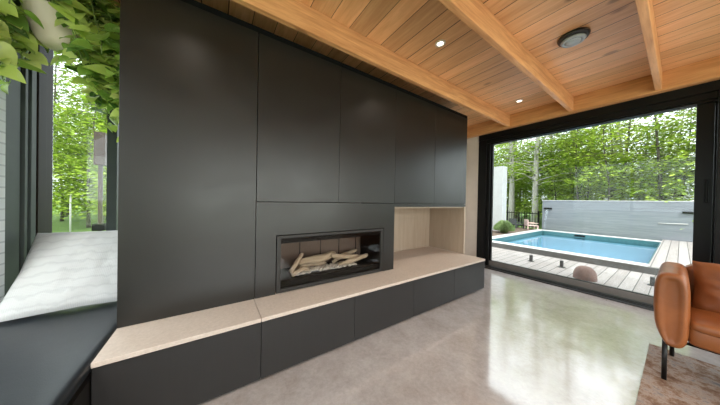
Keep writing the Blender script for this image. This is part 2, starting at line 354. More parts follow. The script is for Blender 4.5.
mb = MB().box((-1.35, 2.40, 0), (-1.152, 2.505, 2.83)); mb.box((-1.35, -3.2, 0), (XW-.02, 2.40, .36)); mb.box((-1.35, -3.2, 2.62), (XW-.02, 2.40, 2.83)); mb.box((-1.35, -3.2, .36), (XW-.02, -.8, 2.62))
tag(obj('wall_left', mb, BRICK), 'white painted brick wall at the left edge beside the window seat', 'wall', kind=S)
# ledger + joists
tag(box('ledger_beam', (4.33, -3.2, 2.61), (4.44, 2.66, 2.83), LEDG, bev=.006), 'long fir ledger beam running above the sliding glass door', 'beam', kind=S)
tag(box('ledger_beam', (-1.35, 2.86, 2.62), (-.44, 2.95, 2.83), LEDG, bev=.006), 'short fir beam above the window seat behind the hanging plant', 'beam', kind=S)
for yc, lab in ((1.745, 'fir ceiling joist running just in front of the charcoal cabinets'), (.925, 'middle fir ceiling joist between the downlights and the round speaker'), (.172, 'fir ceiling joist nearest the armchair, right of the round speaker'), (-.62, 'fir ceiling joist out over the armchair'), (-1.4, 'fir ceiling joist behind the camera')):
    tag(box('ceiling_joist', (-1.3, yc-.024, 2.625), (4.33, yc+.024, 2.83), BEAM, bev=.004), lab, 'beam', kind=S)

# ------------------------------------------------------------------ sliding door (door_1)
d1 = thing('door_1', 'wide black framed sliding glass door opening to the pool', 'door', (4.5, .9, 0), kind=S)
mb = MB().box((4.425, -2.55, 2.50), (4.62, 2.31, 2.608), .004); mb.box((4.445, -2.55, 2.43), (4.62, 2.30, 2.50), .003); mb.box((4.47, -2.55, 2.405), (4.60, 2.29, 2.43), .002)
obj('header', mb, ALU, d1)
mb = MB().box((4.43, 2.16, 0), (4.62, 2.31, 2.50), .004); mb.box((4.46, 2.10, .03), (4.60, 2.16, 2.43), .004)
obj('jamb', mb, ALU, d1)
obj('jamb', MB().box((4.43, -2.55, 0), (4.62, -2.45, 2.50), .004), ALU, d1)
tr = MB().box((4.36, -2.55, 0), (4.66, 2.31, .018), .002)
for xr in (4.40, 4.45, 4.585, 4.63): tr.box((xr-.006, -2.5, .018), (xr+.006, 2.28, .034))
obj('track', tr, TRACK, d1)
def sash(y0, y1, x, stile0=.06, stile1=.06):
    m = MB().box((x-.025, y0, .036), (x+.025, y1, .135), .004); m.box((x-.025, y0, 2.40), (x+.025, y1, 2.47), .004)
    s = obj('sash', m, ALUG if False else ALU, d1)
    obj('bottom_rail', MB().box((x-.03, y0+.01, .036), (x+.03, y1-.01, .128), .006), ALUG, s)
    m = MB().box((x-.025, y0, .13), (x+.025, y0+stile0, 2.41), .004); m.box((x-.025, y1-stile1, .13), (x+.025, y1, 2.41), .004)
    obj('stile', m, ALU, s)
    obj('glass_pane', MB().box((x-.004, y0+stile0, .13), (x+.004, y1-stile1, 2.41)), DGLASS, s)
    return s
s1 = sash(-.19, 2.12, 4.53, .11, .05)
h = MB().box((4.475, -.165, 1.30), (4.505, -.140, 1.56), .008); obj('handle', h, ALU, s1)
s2 = sash(-2.45, -.12, 4.60, .10, .10)
m = MB()
obj('post', MB().box((4.36, -.72, .02), (4.47, -.20, 2.50), .006), ALU, d1)

# ------------------------------------------------------------------ rear window behind the camera
w3 = thing('window_3', 'wide window in the wall behind the camera', 'window', (1.65, -3.3, .25), kind=S)
m = MB()
for xx in (-.9, .8, 2.5, 4.13): m.box((xx, -3.36, .25), (xx+.07, -3.24, 2.45))
m.box((-.9, -3.36, .25), (4.2, -3.24, .32)); m.box((-.9, -3.36, 2.38), (4.2, -3.24, 2.45))
obj('window_frame', m, ALU, w3); obj('glass_pane', MB().box((-.85, -3.305, .3), (4.15, -3.295, 2.4)), GLASS, w3)

# ------------------------------------------------------------------ nook windows
w4 = thing('window_4', 'wide side window along the window seat', 'window', (-1.25, .8, .36), kind=S)
m = MB()
for y in (-.8, .80, 2.35): m.box((-1.30, y, .36), (-1.22, y+.05, 2.62))
m.box((-1.30, -.8, .36), (-1.22, 2.4, .41)); m.box((-1.30, -.8, 2.57), (-1.22, 2.4, 2.62))
obj('window_frame', m, ALU, w4); obj('glass_pane', MB().box((-1.264, -.76, .40), (-1.256, 2.36, 2.58)), GLASS, w4)
w1 = thing('window_1', 'tall fixed window at the back of the window seat looking onto the lawn', 'window', (-.8, 3.0, .40), kind=S)
m = MB().box((-1.17, 2.95, .36), (-.44, 3.08, .44)); m.box((-1.17, 2.95, 2.55), (-.44, 3.08, 2.62))
m.box((-.825, 2.95, .44), (-.76, 3.08, 2.55), .004)
obj('window_frame', m, GREYP, w1)
m = MB().box((-1.20, 2.93, .44), (-1.155, 3.02, 2.62), .003); m.box((-1.26, 2.96, .44), (-1.185, 3.08, 2.62)); obj('corner_post', m, BRONZE, w1)
obj('glass_pane', MB().box((-1.15, 3.0, .44), (-.83, 3.008, 2.55)), GLASS, w1)
obj('glass_pane', MB().box((-.75, 3.0, .44), (-.45, 3.008, 2.55)), GLASS, w1)
w2 = thing('window_2', 'narrow grey framed side window left of the window seat', 'window', (-1.2, 2.7, .40), kind=S)
obj('window_frame', MB().box((-1.22, 2.506, .36), (-1.15, 2.91, .44)).box((-1.22, 2.506, 2.55), (-1.15, 2.91, 2.62)), GREYP, w2)
obj('side_panel', MB().box((-1.215, 2.507, .44), (-1.165, 2.665, 2.55), .003), GREYP, w2)
obj('mullion', MB().box((-1.21, 2.69, .44), (-1.155, 2.72, 2.55), .003), GREYP, w2)
obj('mullion', MB().box((-1.21, 2.745, .44), (-1.15, 2.80, 2.55), .003), GREYP, w2)
obj('jamb', MB().box((-1.24, 2.665, .44), (-1.185, 2.91, 2.55)), BLACK, w2)
obj('jamb', MB().box((-1.185, 2.81, .44), (-1.145, 2.91, 2.55), .003), BRONZE, w2)
tag(box('wall_nook', (-1.35, 2.506, 0), (-.44, 3.15, .36), WALLW), 'low wall under the windows of the window seat', 'wall', kind=S)
m = MB().box((-1.35, 2.95, 2.62), (-.44, 3.15, 2.83)); m.box((-1.35, 2.506, 2.62), (-1.15, 2.95, 2.83))
tag(obj('wall_nook_top', m, WALLW), 'wall strip above the window seat windows', 'wall', kind=S)

# ------------------------------------------------------------------ fireplace wall cabinetry
YF, YW = 1.594, 1.926
XS = [-.49, .282, 1.038, 1.796, 2.541, 3.336]
g = .003
t = thing('tall_cabinet', 'tall charcoal cabinet panel left of the fireplace beside the window seat', 'cabinet', (-.1, 2.2, .436))
box('body', (XS[0], YW+.022, .437), (XS[1]-g, 2.64, 2.59), CARC, t)
box('door', (XS[0], YW, .437), (XS[1]-g, YW+.02, 2.593), PANEL, t, .0015)
ulab = ['charcoal upper cabinet door directly right of the tall cabinet', 'charcoal upper cabinet door above the right half of the fireplace', 'charcoal upper cabinet door above the left half of the open niche', 'charcoal upper cabinet door at the far end above the niche beside the white wall']
for i in range(4):
    x0, x1 = XS[i+1]+g*.5, XS[i+2]-g*.5
    z0 = 1.229; t = thing('upper_cabinet', ulab[i], 'cabinet', ((x0+x1)/2, 2.2, z0), 'upper cabinets on the fireplace wall')
    box('body', (x0, YW+.022, z0 if i < 2 else 1.187), (x1, 2.64, 2.59), CARC, t)
    box('door', (x0, YW, z0+.002), (x1, YW+.02, 2.593), PANEL, t, .0015)
    if i >= 2: box('bottom_rail', (x0, YW, 1.188), (x1, YW+.02, z0-.004), PANEL, t)
tag(box('trim_1', (XS[0], YW+.004, 2.594), (XS[5], 2.64, 2.638), BLACK), 'thin black shadow trim along the top of the charcoal cabinets', 'trim', kind=S)
# surround with a hole for the insert
ix0, ix1, iz0, iz1 = .447, 1.627, .442, .936
sx0, sx1 = XS[1]+g*.5, 1.800
t = thing('fireplace_surround', 'charcoal panel framing the glass fireplace', 'fireplace surround', (1.04, 2.0, .436))
m = MB().box((sx0, YW, .437), (ix0-.007, YW+.03, 1.225)); m.box((ix1+.007, YW, .437), (sx1, YW+.03, 1.225)); m.box((ix0-.007, YW, iz1+.007), (ix1+.007, YW+.03, 1.225))
obj('front_panel', m, PANEL, t)
obj('side_panel', MB().box((sx1-.018, YW+.031, .437), (sx1, 2.64, 1.186)), CARC, t)
# fireplace insert
t = thing('fireplace', 'linear glass fronted gas fireplace holding pale driftwood logs', 'fireplace', (1.04, 2.1, .437))
fwid = .034
m = MB().box((ix0, YW-.004, iz0), (ix0+fwid, YW+.03, iz1), .003); m.box((ix1-fwid, YW-.004, iz0), (ix1, YW+.03, iz1), .003)
m.box((ix0+fwid, YW-.004, iz1-fwid*.75), (ix1-fwid, YW+.03, iz1), .003); m.box((ix0+fwid, YW-.004, iz0), (ix1-fwid, YW+.03, iz0+.03), .003)
obj('frame', m, simple('insert_frame', (.022, .020, .018), .45, .0, spec=.3), t)
obj('glass_pane', MB().box((ix0+fwid, YW+.012, iz0+.03), (ix1-fwid, YW+.016, iz1-.026)), FGLASS, t)
m = MB().box((ix0+.01, 2.36, .445), (ix1-.01, 2.40, iz1)); 
obj('firebox_side', MB().box((ix0, YW+.032, .445), (ix0+.02, 2.36, iz1)), BLACK, t); obj('firebox_side', MB().box((ix1-.02, YW+.032, .445), (ix1, 2.36, iz1)), BLACK, t)
fb = obj('firebox', m, LINER, t)
for k in range(5): obj('liner_joint', MB().box((ix0+.1+k*.245-.004, 2.354, .53), (ix0+.1+k*.245+.004, 2.361, iz1-.01)), BLACK, fb)
obj('firebox_top', MB().box((ix0+.02, YW+.032, iz1-.025), (ix1-.02, 2.36, iz1)), BLACK, t)
obj('upper_louver', MB().box((ix0+fwid, YW+.018, .862), (ix1-fwid, YW+.03, .912), .003), BLACK, t)
obj('burner_tray', MB().box((ix0+.02, YW+.032, .445), (ix1-.02, 2.36, .515), .004), BLACK, t)
obj('lower_louver', MB().box((ix0+fwid, YW+.018, .472), (ix1-fwid, YW+.03, .535), .003), BLACK, t)
rnd = random.Random(4)
m = MB()
for k in range(420):
    x = ix0+.19+rnd.random()*.72; y = 2.06+rnd.random()*.16; r = .008+rnd.random()*.012
    m.superell((x, y, .516+r*.7), (r, r*.9, r*.75), 1, 1, 4, 6)
eb = obj('ember_bed', m, EMBER, t); eb['kind'] = 'stuff'
def log(pts, r, name='log'):
    pts = [Vector(p) for p in pts]; P = []; n = 14
    for i in range(n+1):
        u = i/n*(len(pts)-1); k = min(int(u), len(pts)-2); P.append(pts[k].lerp(pts[k+1], u-k) + Vector(mnoise.noise_vector(pts[0]*7+Vector((i*.35, 0, 0))))*.010)
    R = [r*(.75+.4*mnoise.noise(P[i]*9)+.25*math.sin(PI*i/n)) for i in range(n+1)]
    R[0] *= .6; R[-1] *= .55
    return obj(name, MB().tube(P, R, 10), LOGM, t)
log([(.60, 2.06, .555), (.66, 2.08, .62), (.74, 2.12, .715)], .024)
log([(.61, 2.05, .53), (.72, 2.06, .575), (.80, 2.08, .545)], .022)
log([(.70, 2.12, .632), (.90, 2.12, .632), (1.12, 2.14, .665)], .042)
log([(1.05, 2.07, .665), (1.22, 2.09, .625), (1.42, 2.13, .60)], .026)
log([(1.12, 2.06, .555), (1.34, 2.09, .575), (1.55, 2.12, .60)], .030)
log([(1.10, 2.15, .57), (1.25, 2.2, .61), (1.47, 2.24, .64)], .026)
log([(.68, 2.16, .545), (.86, 2.2, .57), (1.05, 2.22, .55)], .026)
# niche
t = thing('display_niche', 'open pale wood niche at the right end of the stone ledge', 'niche', (2.56, 2.3, .436))
nx0, nx1 = 1.802, 3.301
box('back_panel', (nx0, 2.59, .437), (nx1, 2.61, 1.184), PLY, t)
sp_ = box('side_panel', (nx1, YW, .437), (3.336, 2.63, 1.184), PLY, t)
box('side_panel', (nx0, YW+.022, .437), (nx0+.014, 2.59, 1.184), PLY, t)
box('top_panel', (nx0+.014, YW+.022, 1.17), (nx1, 2.59, 1.184), PLY, t)
# base cabinets
XB = [-.49, .277, 1.039, 1.796, 2.541, 3.296]
bl = ['charcoal base cabinet at the left end beside the window seat', 'charcoal base cabinet under the left half of the fireplace', 'charcoal base cabinet under the right half of the fireplace', 'charcoal base cabinet under the left half of the niche', 'last charcoal base cabinet at the right end near the glass door']
for i in range(5):
    x0, x1 = XB[i]+.0015, XB[i+1]-.0015
    t = thing('base_cabinet', bl[i], 'cabinet', ((x0+x1)/2, 1.9, 0), 'base cabinets under the stone ledge')
    box('body', (x0, YF+.022, .012), (x1, 2.60, .408), CARC, t)
    box('plinth', (x0, YF+.05, 0), (x1, 2.55, .012), BLACK, t)
    box('drawer_front', (x0, YF, .014), (x1, YF+.02, .402), BASEM, t, .0015)
tag(box('stone_ledge', (-.49, YF-.006, .409), (.2735, 2.60, .436), STONE, bev=.003), 'beige stone ledge slab left of the joint beside the window seat', 'stone ledge')
tag(box('stone_ledge', (.2765, YF-.006, .409), (3.300, 2.60, .436), STONE, bev=.003), 'long beige stone ledge slab under the fireplace and the niche', 'stone ledge')

# ------------------------------------------------------------------ window seat
t = thing('window_seat', 'black built-in base of the window seat under the leather cushion', 'bench', (-.83, 1.7, 0))
box('body', (-1.165, .55, .05), (-.50, 2.46, .36), CARC, t); box('plinth', (-1.15, .58, 0), (-.53, 2.44, .05), BLACK, t)
box('front_panel', (-.50, .55, .02), (-.492, 1.585, .36), PANEL, t)
m = MB()
def cushion_prof(y): return y
pr_ = []
yy = [.55, .555, .58, .62] + [.7+.1*k for k in range(22)] + [2.90, 2.93, 2.945, 2.948]
for i, y in enumerate(yy):
    e = min(1, (min(y-.55, 2.948-y)/.06)) ; e = math.sqrt(max(0, 1-(1-e)**2)); ring = []
    x0, x1, z0, z1 = -1.145, -.492, .365, .452
    hh = .03+.97*e
    for k in range(28):
        a = 2*PI*k/28; pw = lambda v, q: math.copysign(abs(v)**q, v)
        cx, cz = pw(math.cos(a), .22), pw(math.sin(a), .55)
        x = (x0+x1)/2+(x1-x0)/2*cx; z = (z0+z1)/2+(z1-z0)/2*cz*hh
        if cz > 0: z += .006*math.sin(y*7+x*5)*(1-abs(cx))
        ring.append((x, y, z))
    pr_.append(ring)
m.rings(pr_); sc_ = tag(obj('seat_cushion', m, LEATHB), 'long black leather cushion on the window seat', 'cushion')
obj('piping', MB().tube([(-.496, y, .408) for y in (.60, 1.0, 1.5, 2.0, 2.6)], .004, 6), LEATHB, sc_)

# pillow
m = MB(); N = 44; hw, hh, th = .36, .335, .08
def pil(u, v, sgn):
    k = max(0, (1-abs(u)**3.2)*(1-abs(v)**3.2))**.55
    x = hw*u*(1-.05*(1-v*v)*0-.045*(1-abs(v))*abs(u)**3); z = hh*v*(1-.05*(1-abs(u))*abs(v)**3)
    y = sgn*th*k + (.016*mnoise.noise(Vector((u*2.5, v*2.5, sgn*3)))+.006*mnoise.noise(Vector((u*7, v*5, sgn*4))))*k
    return (x, y, z)
for sgn in (-1, 1):
    vs_ = [pil(-1+2*i/N, -1+2*j/N, sgn) for j in range(N+1) for i in range(N+1)]
    fs_ = [(j*(N+1)+i, j*(N+1)+i+1, (j+1)*(N+1)+i+1, (j+1)*(N+1)+i) for j in range(N) for i in range(N)]
    if sgn > 0: fs_ = [tuple(reversed(f)) for f in fs_]
    m.add(vs_, fs_, True)
po = obj('knitted_pillow', m, KNIT, origin=(0, 0, 0)); tag(po, 'white knitted pillow leaning back on the black window seat cushion', 'pillow')
po.rotation_euler = (math.radians(-43), 0, math.radians(1)); po.location = (-.765, 2.545, .712)

# ------------------------------------------------------------------ hanging pothos
hp = thing('hanging_plant', 'trailing variegated pothos in a cream pot hanging above the window seat', 'plant', (-.94, 2.5, 2.28))
pc = Vector((-.93, 2.5, 2.30))
obj('pot', MB().lathe([(.001, 0), (.075, 0), (.10, .03), (.135, .12), (.15, .21), (.156, .225), (.146, .226), (.138, .20), (.001, .19)], pc, 32), POTM, hp)
obj('soil', MB().lathe([(.001, .192), (.137, .192), (.137, .203), (.001, .207)], pc, 24), SOIL, hp)
m = MB()
for k in range(3):
    a = 2*PI*k/3+.4; m.tube([pc+Vector((.15*math.cos(a), .15*math.sin(a), .22)), pc+Vector((0, 0, .50))], .003, 5)
m.tube([pc+Vector((0, 0, .50)), pc+Vector((0, 0, .53))], .004, 6)
obj('cord', m, POTM, hp)
rnd = random.Random(11); leaves = MB(); stems = MB()
def leaf(mb, base, d, nrm, L):
    d = d.normalized(); s = d.cross(nrm).normalized(); n = s.cross(d).normalized()
    out = [(0, .03), (-.10, .22), (-.07, .38), (.10, .49), (.34, .49), (.62, .36), (.86, .15), (1.0, 0)]
    mid = [(0, 0), (.0, 0), (.03, 0), (.12, 0), (.36, 0), (.62, 0), (.85, 0), (1.0, 0)]
    V = []; Fc = []; fold = .22+rnd.random()*.25; curl = .15+rnd.random()*.3
    for (a, w), (ma, _) in zip(out, mid):
        V.append(base + L*(d*ma - n*curl*ma*ma))
        for q in (1, -1): V.append(base + L*(d*a + s*q*w + n*(fold*w*.8) - n*curl*a*a))
    for i in range(7):
        o = i*3; Fc.append((o, o+3, o+4, o+1)); Fc.append((o, o+2, o+5, o+3))
    mb.add(V, Fc, True)
def vine(az, out, drop, n, rise=.12, size=.1, side=0):
    p0 = pc+Vector((.10*math.cos(az), .10*math.sin(az), .21)); pts = []
    for i in range(n+1):
        u = i/n; r = out*(1-(1-u)**2.2)
        p = p0 + Vector((r*math.cos(az+side*u), r*math.sin(az+side*u), rise*math.sin(min(1, u*1.9)*PI)*.9 - drop*max(0, u-.25)**1.25*1.4))
        p.x = min(max(p.x, -1.11), -.53); p.y = min(max(p.y, 2.0), 2.86); p.z = min(p.z, 2.76); pts.append(p)
    stems.tube(pts, .0032, 5)
    for i in range(1, n+1):
        for rep in range(2 if i > 1 else 1):
            p = pts[i] + Vector((rnd.uniform(-.015, .015), rnd.uniform(-.015, .015), 0))
            a = rnd.uniform(0, 2*PI); d = Vector((math.cos(a), math.sin(a)-.35, rnd.uniform(-.95, .25)))
            nr = Vector((rnd.uniform(-.4, .4), -.9+rnd.uniform(-.3, .3), .7))
            q = p + d.normalized()*rnd.uniform(.03, .06); q.z = min(q.z, 2.78); q.x = max(q.x, -1.09); q.x = min(q.x, -.57)
            if -1.06 < q.x < -.85 and q.y < 2.52 and q.z < 2.56 and rnd.random() < .85: continue
            stems.tube([p, q], .0022, 4); leaf(leaves, q, d, nr, size*rnd.uniform(.65, 1.2))
PLANT = [ (228, .22, .42, 10, .2, .09, .2), (258, .22, .16, 8, .26, .09, 0), (212, .2, .3, 9, .26, .09, 0), (48, .3, .55, 13, .12, .08, 0), (-8, .34, .6, 13, .2, .08, .1),
 (-60, .16, .10, 7, .22, .09, 0), (-75, .2, .35, 9, .2, .085, .6), (-20, .2, .45, 11, .2, .085, 0), (10, .2, .5, 12, .16, .085, 0), (35, .18, .42, 11, .18, .085, 0), (-40, .22, .45, 11, .14, .085, .3), (60, .2, .5, 12, .1, .085, -.3), (0, .3, .42, 12, .24, .085, 0), (20, .28, .38, 10, .26, .09, .2),
 (-5, .38, .8, 16, .08, .085, .1), (12, .38, .55, 13, .2, .085, 0), (26, .36, .7, 14, .12, .085, -.2), (38, .3, .5, 12, .22, .085, 0), (-12, .3, .4, 10, .24, .09, 0), (-25, .38, .5, 12, .16, .09, .5), (8, .38, .62, 14, .3, .085, .1), (222, .2, .5, 10, .2, .09, 0), (242, .24, .3, 9, .22, .09, 0), (205, .17, .55, 10, .18, .09, 0),
  # azimuth (deg), reach, drop, nodes, rise, size
 (-15, .36, .62, 13, .10, .10, 0), (0, .38, .50, 12, .14, .10, .2), (15, .36, .72, 14, .10, .10, 0), (30, .34, .60, 13, .16, .09, 0), (45, .36, .45, 10, .2, .09, 0), (60, .33, .62, 12, .12, .09, .3),
 (-30, .34, .42, 10, .18, .11, 0), (-45, .30, .30, 8, .2, .11, 0), (5, .25, .25, 8, .26, .1, 0), (35, .22, .2, 7, .3, .1, 0), (-20, .32, .55, 11, .05, .09, .4), (22, .38, .35, 9, .28, .09, 0),
 (150, .18, .12, 6, .26, .10, 0), (190, .17, .40, 9, .14, .105, 0), (215, .20, .46, 10, .12, .105, 0), (235, .26, .36, 9, .16, .11, 0), (250, .30, .25, 8, .22, .11, 0), (265, .26, .12, 6, .28, .11, 0), (200, .17, .2, 6, .26, .11, 0), (285, .2, .05, 5, .3, .1, 0), (100, .2, .2, 6, .28, .1, 0), (170, .17, .33, 8, .2, .1, 0)]
for p in PLANT: vine(math.radians(p[0]), *p[1:])
for k in range(26):
    vine(math.radians(rnd.uniform(-35, 60)), rnd.uniform(.10, .34), rnd.uniform(.28, .52), 12, rnd.uniform(.06, .24), rnd.uniform(.075, .09), rnd.uniform(-.4, .4))
for k in range(5):
    vine(math.radians(rnd.uniform(-20, 40)), rnd.uniform(.30, .40), rnd.uniform(.6, .75), 14, rnd.uniform(.06, .2), .08, 0)
fo = obj('foliage', leaves, POTH, hp); obj('vines', stems, STEMM, hp)

# ------------------------------------------------------------------ ceiling fittings
def downlight(loc, label, power=20):
    t = thing('recessed_downlight', label, 'downlight', (*loc, 2.822), 'ceiling downlights')
    obj('trim_ring', MB().lathe([(.030, .006), (.031, -.001), (.046, -.003), (.049, .002), (.049, .007)], (*loc, 2.822), 24), simple('white_trim', (.75, .70, .62), .5), t)
    obj('lens', MB().lathe([(.001, .001), (.031, .001), (.031, .006), (.001, .006)], (*loc, 2.822), 20), LAMP, t)
    l = bpy.data.lights.new('downlight_beam', 'SPOT'); l.energy = power; l.spot_size = math.radians(120); l.spot_blend = .8; l.color = (1, .88, .74); l.shadow_soft_size = .03
    o = bpy.data.objects.new('downlight_beam', l); C.objects.link(o); o.location = (0, 0, -.008); o.parent = t
downlight((1.84, 1.36), 'small lit downlight left of the middle ceiling joist')
downlight((3.85, 1.41), 'small lit downlight close to the glass door header')
for x, y in ((-.2, 1.25), (.8, -.3), (2.8, -1.0), (.8, -1.8)): downlight((x, y), 'unseen small lit downlight in the ceiling out of the frame', 12 if y > 0 else 28)  # first fits a glow on the panels; the others added to brighten the room
c = (2.77, .59, 2.83)
t = thing('ceiling_speaker', 'round dark rimmed ceiling speaker with a grey centre', 'speaker', c)
obj('rim', MB().lathe([(.001, -.001), (.108, -.001), (.112, -.012), (.106, -.03), (.085, -.034), (.001, -.034)], c, 40), simple('speaker_black', (.018, .02, .022), .45), t)
obj('collar', MB().lathe([(.06, -.035), (.084, -.035), (.088, -.043), (.080, -.055), (.062, -.057), (.060, -.05)], c, 40), GREYD, t)
obj('grille', MB().lathe([(.001, -.035), (.055, -.035), (.055, -.055), (.050, -.060), (.001, -.062)], c, 32), GREYD, t)

# ------------------------------------------------------------------ rug and armchair
tag(box('area_rug', (1.2, -2.2, 0.0005), (3.28, .14, .010), RUG, bev=.002), 'faded brown and grey woven rug under the cognac armchair', 'rug')
t = thing('armchair', 'cognac leather armchair with black metal legs by the glass door', 'armchair', (2.95, -.40, .0105))
def arm(yc, sgn):
    # rounded slab along x, narrower towards the bottom outside; sgn = outward side
    zc, hz, hy = .525, .258, .074
    def ring(x, s):
        r = []; pw = lambda v, q: math.copysign(abs(v)**q, v); ins = (1-s)*.07
        for k in range(40):
            a = 2*PI*k/40; zz = (hz-ins)*pw(math.sin(a), .5); y = (hy-ins)*pw(math.cos(a), .55)
            if y > 0 and zz < 0: y *= 1-.62*(-zz/hz)**2.2
            r.append((x, yc+sgn*y, zc+zz))
        return r
    X0, X1 = 2.645, 3.26
    rr = [ring(X0+.014, .15), ring(X0+.010, .45), ring(X0, .62), ring(X0+.006, .84), ring(X0+.03, 1.0), ring(X0+.06, 1.02), ring(X1-.06, 1.02), ring(X1-.02, .95), ring(X1, .75)]
    return obj('armrest', MB().rings(rr), LEATHO, t)
arm(.028, 1); arm(-.828, -1)
obj('backrest', MB().superell((3.30, -.40, .55), (.07, .40, .255), .4, .3), LEATHO, t)
m = MB().superell((2.965, -.40, .385), (.305, .362, .072), .2, .12, 16, 64); obj('seat', m, LEATHO, t)
m = MB().superell((2.955, -.40, .450), (.305, .358, .042), .45, .12, 16, 64); obj('seat_cushion', m, LEATHO, t)
# loose back cushion with wrinkles
m = MB(); N = 30
for sgn in (-1, 1):
    vs_ = []
    for j in range(N+1):
        for i in range(N+1):
            u, v = -1+2*i/N, -1+2*j/N; k = max(0, (1-abs(u)**4)*(1-abs(v)**4))**.45
            wr = .014*mnoise.noise(Vector((u*4, v*3, 5)))+.008*mnoise.noise(Vector((u*9, v*7, 1)))
            y = -.40+.345*u*(1-.04*(1-abs(v))); z = .645+.185*v*(1-.05*(1-abs(u))*(1 if v > 0 else 0)) + (.012*mnoise.noise(Vector((u*5, 0, 9))) if v > .7 else 0)
            vs_.append((3.10 + .10*v*.35*1.0 + sgn*(.075+wr)*k, y, z))
    fs_ = [(j*(N+1)+i, j*(N+1)+i+1, (j+1)*(N+1)+i+1, (j+1)*(N+1)+i) for j in range(N) for i in range(N)]
    if sgn < 0: fs_ = [tuple(reversed(f)) for f in fs_]
    m.add(vs_, fs_, True)
obj('back_cushion', m, LEATHO2, t)
for x, y in ((2.70, .050), (3.175, .024), (2.70, -.85), (3.175, -.824)):
    obj('leg', MB().tube([(x, y, .0105), (x, y, .30)], .0125, 12), STEEL, t)
for x in (2.70, 3.175): obj('seat_rail', MB().tube([(x, .03, .315), (x, -.83, .315)], .011, 8), STEEL, t)

# ------------------------------------------------------------------ outside: ground, decks, pool
tag(box('ground', (-90, -90, -.30), (120, 120, -.14), GROUND), 'green lawn and forest floor around the house', 'ground', kind=S)
bpy.data.objects['ground'].hide_render = False
ZU = .10
tag(box('deck_lower', (4.64, -6, -.12), (6.86, 12, -.03), DECK), 'pale weathered plank deck between the glass door and the pool step', 'deck', kind=S)
tag(box('deck_step', (6.83, -6, -.12), (6.90, 8, ZU-.006), STEPM), 'dark step face along the edge of the pool terrace', 'step', kind=S)
PX0, PX1, PY0, PY1 = 7.22, 12.15, .36, 3.43
tag(box('deck_upper', (6.90, -6, 0.02), (13.05, PY0-.02, ZU), DECK2), 'pale plank pool deck at the right end of the pool', 'deck', kind=S)
m = MB().box((6.90, PY0-.02, .0), (PX0, PY1+.25, ZU), .006); m.box((PX1, PY0-.02, 0), (PX1+.3, PY1+.25, ZU), .006); m.box((PX0, PY1, 0), (PX1, PY1+.25, ZU), .006)
tag(obj('pool_coping', m, COPE), 'light stone coping around the pool', 'coping', kind=S)
pool = thing('swimming_pool', 'rectangular blue swimming pool beyond the glass door', 'pool', (9.7, 1.9, -.9), kind=S)
m = MB().box((PX0-.1, PY0-.12, -1.0), (PX1+.1, PY1+.1, -.9))
for lo, hi in (((PX0-.1, PY0, -.9), (PX0, PY1, -.08)), ((PX1, PY0, -.9), (PX1+.1, PY1, -.08)), ((PX0-.1, PY0-.12, -.9), (PX1+.1, PY0, -.08)), ((PX0-.1, PY1, -.9), (PX1+.1, PY1+.1, -.08))): m.box(lo, hi)
obj('basin', m, TILE, pool)
m = MB()
for lo, hi in (((PX0-.02, PY0, -.12), (PX0+.006, PY1, ZU-.02)), ((PX1-.006, PY0, -.12), (PX1+.02, PY1, ZU-.02)), ((PX0, PY0-.02, -.12), (PX1, PY0+.006, ZU-.02)), ((PX0, PY1-.006, -.12), (PX1, PY1+.02, ZU-.02))): m.box(lo, hi)
obj('tile_band', m, TILED, pool)
obj('water', MB().add([(PX0+.006, PY0+.006, -.05), (PX1-.006, PY0+.006, -.05), (PX1-.006, PY1-.006, -.05), (PX0+.006, PY1-.006, -.05)], [(0, 1, 2, 3)]), WATER, pool)
obj('skimmer', MB().box((PX1-.02, 2.10, -.02), (PX1-.006, 2.40, .05)), BLACK, pool)
# the ground would fill the basin: keep it clear of the pool
me = bpy.data.objects['ground']
m = MB()
for lo, hi in (((-90, -90), (PX0-.1, 120)), ((PX1+.1, -90), (120, 120)), ((PX0-.1, -90), (PX1+.1, PY0-.12)), ((PX0-.1, PY1+.1), (PX1+.1, 120))): m.box((lo[0], lo[1], -.3), (hi[0], hi[1], -.14))
bpy.data.objects.remove(me)
tag(obj('ground', m, GROUND, origin=(0, 0, -.3)), 'green lawn and forest floor around the house', 'ground', kind=S)
# ground hole cover under the house is not needed: the floor slab sits above
wl = thing('pool_wall', 'pale board-marked concrete wall along the far side of the pool', 'wall', (13.2, 0, -.1))
obj('wall_body', MB().box((13.06, -5, -.14), (13.36, 3.72, 1.42)), BOARDF, wl)
obj('wall_cap', MB().box((13.04, -5, 1.42), (13.38, 3.74, 1.45), .004), COPE, wl)
for yy0 in (3.50, -.16): obj('scupper', MB().box((13.0, yy0-.14, 1.03), (13.06, yy0+.14, 1.10), .006), BLACK, wl)
obj('rail', MB().tube([(13.03, .45, .66), (13.03, -.14, .68)], .014, 8), COPE, wl)
m = MB().rings([[(12.99-.25*u*u*0-.62*u**.5*.7, 3.36+.0*u, 1.05-1.11*u), (12.99-.62*u**.5*.7, 3.64-.06*u, 1.05-1.11*u), (12.975-.62*u**.5*.7, 3.64-.06*u, 1.05-1.11*u), (12.975-.62*u**.5*.7, 3.36, 1.05-1.11*u)] for u in [k/14 for k in range(15)]])
m.v = [(x - (.0 if z > 1.0 else 0), 3.49+(y-3.5)*.28, z) for x, y, z in m.v]
ws = tag(obj('water_stream', m, WSTREAM), 'thin stream of water falling from the left scupper into the pool', 'water stream')
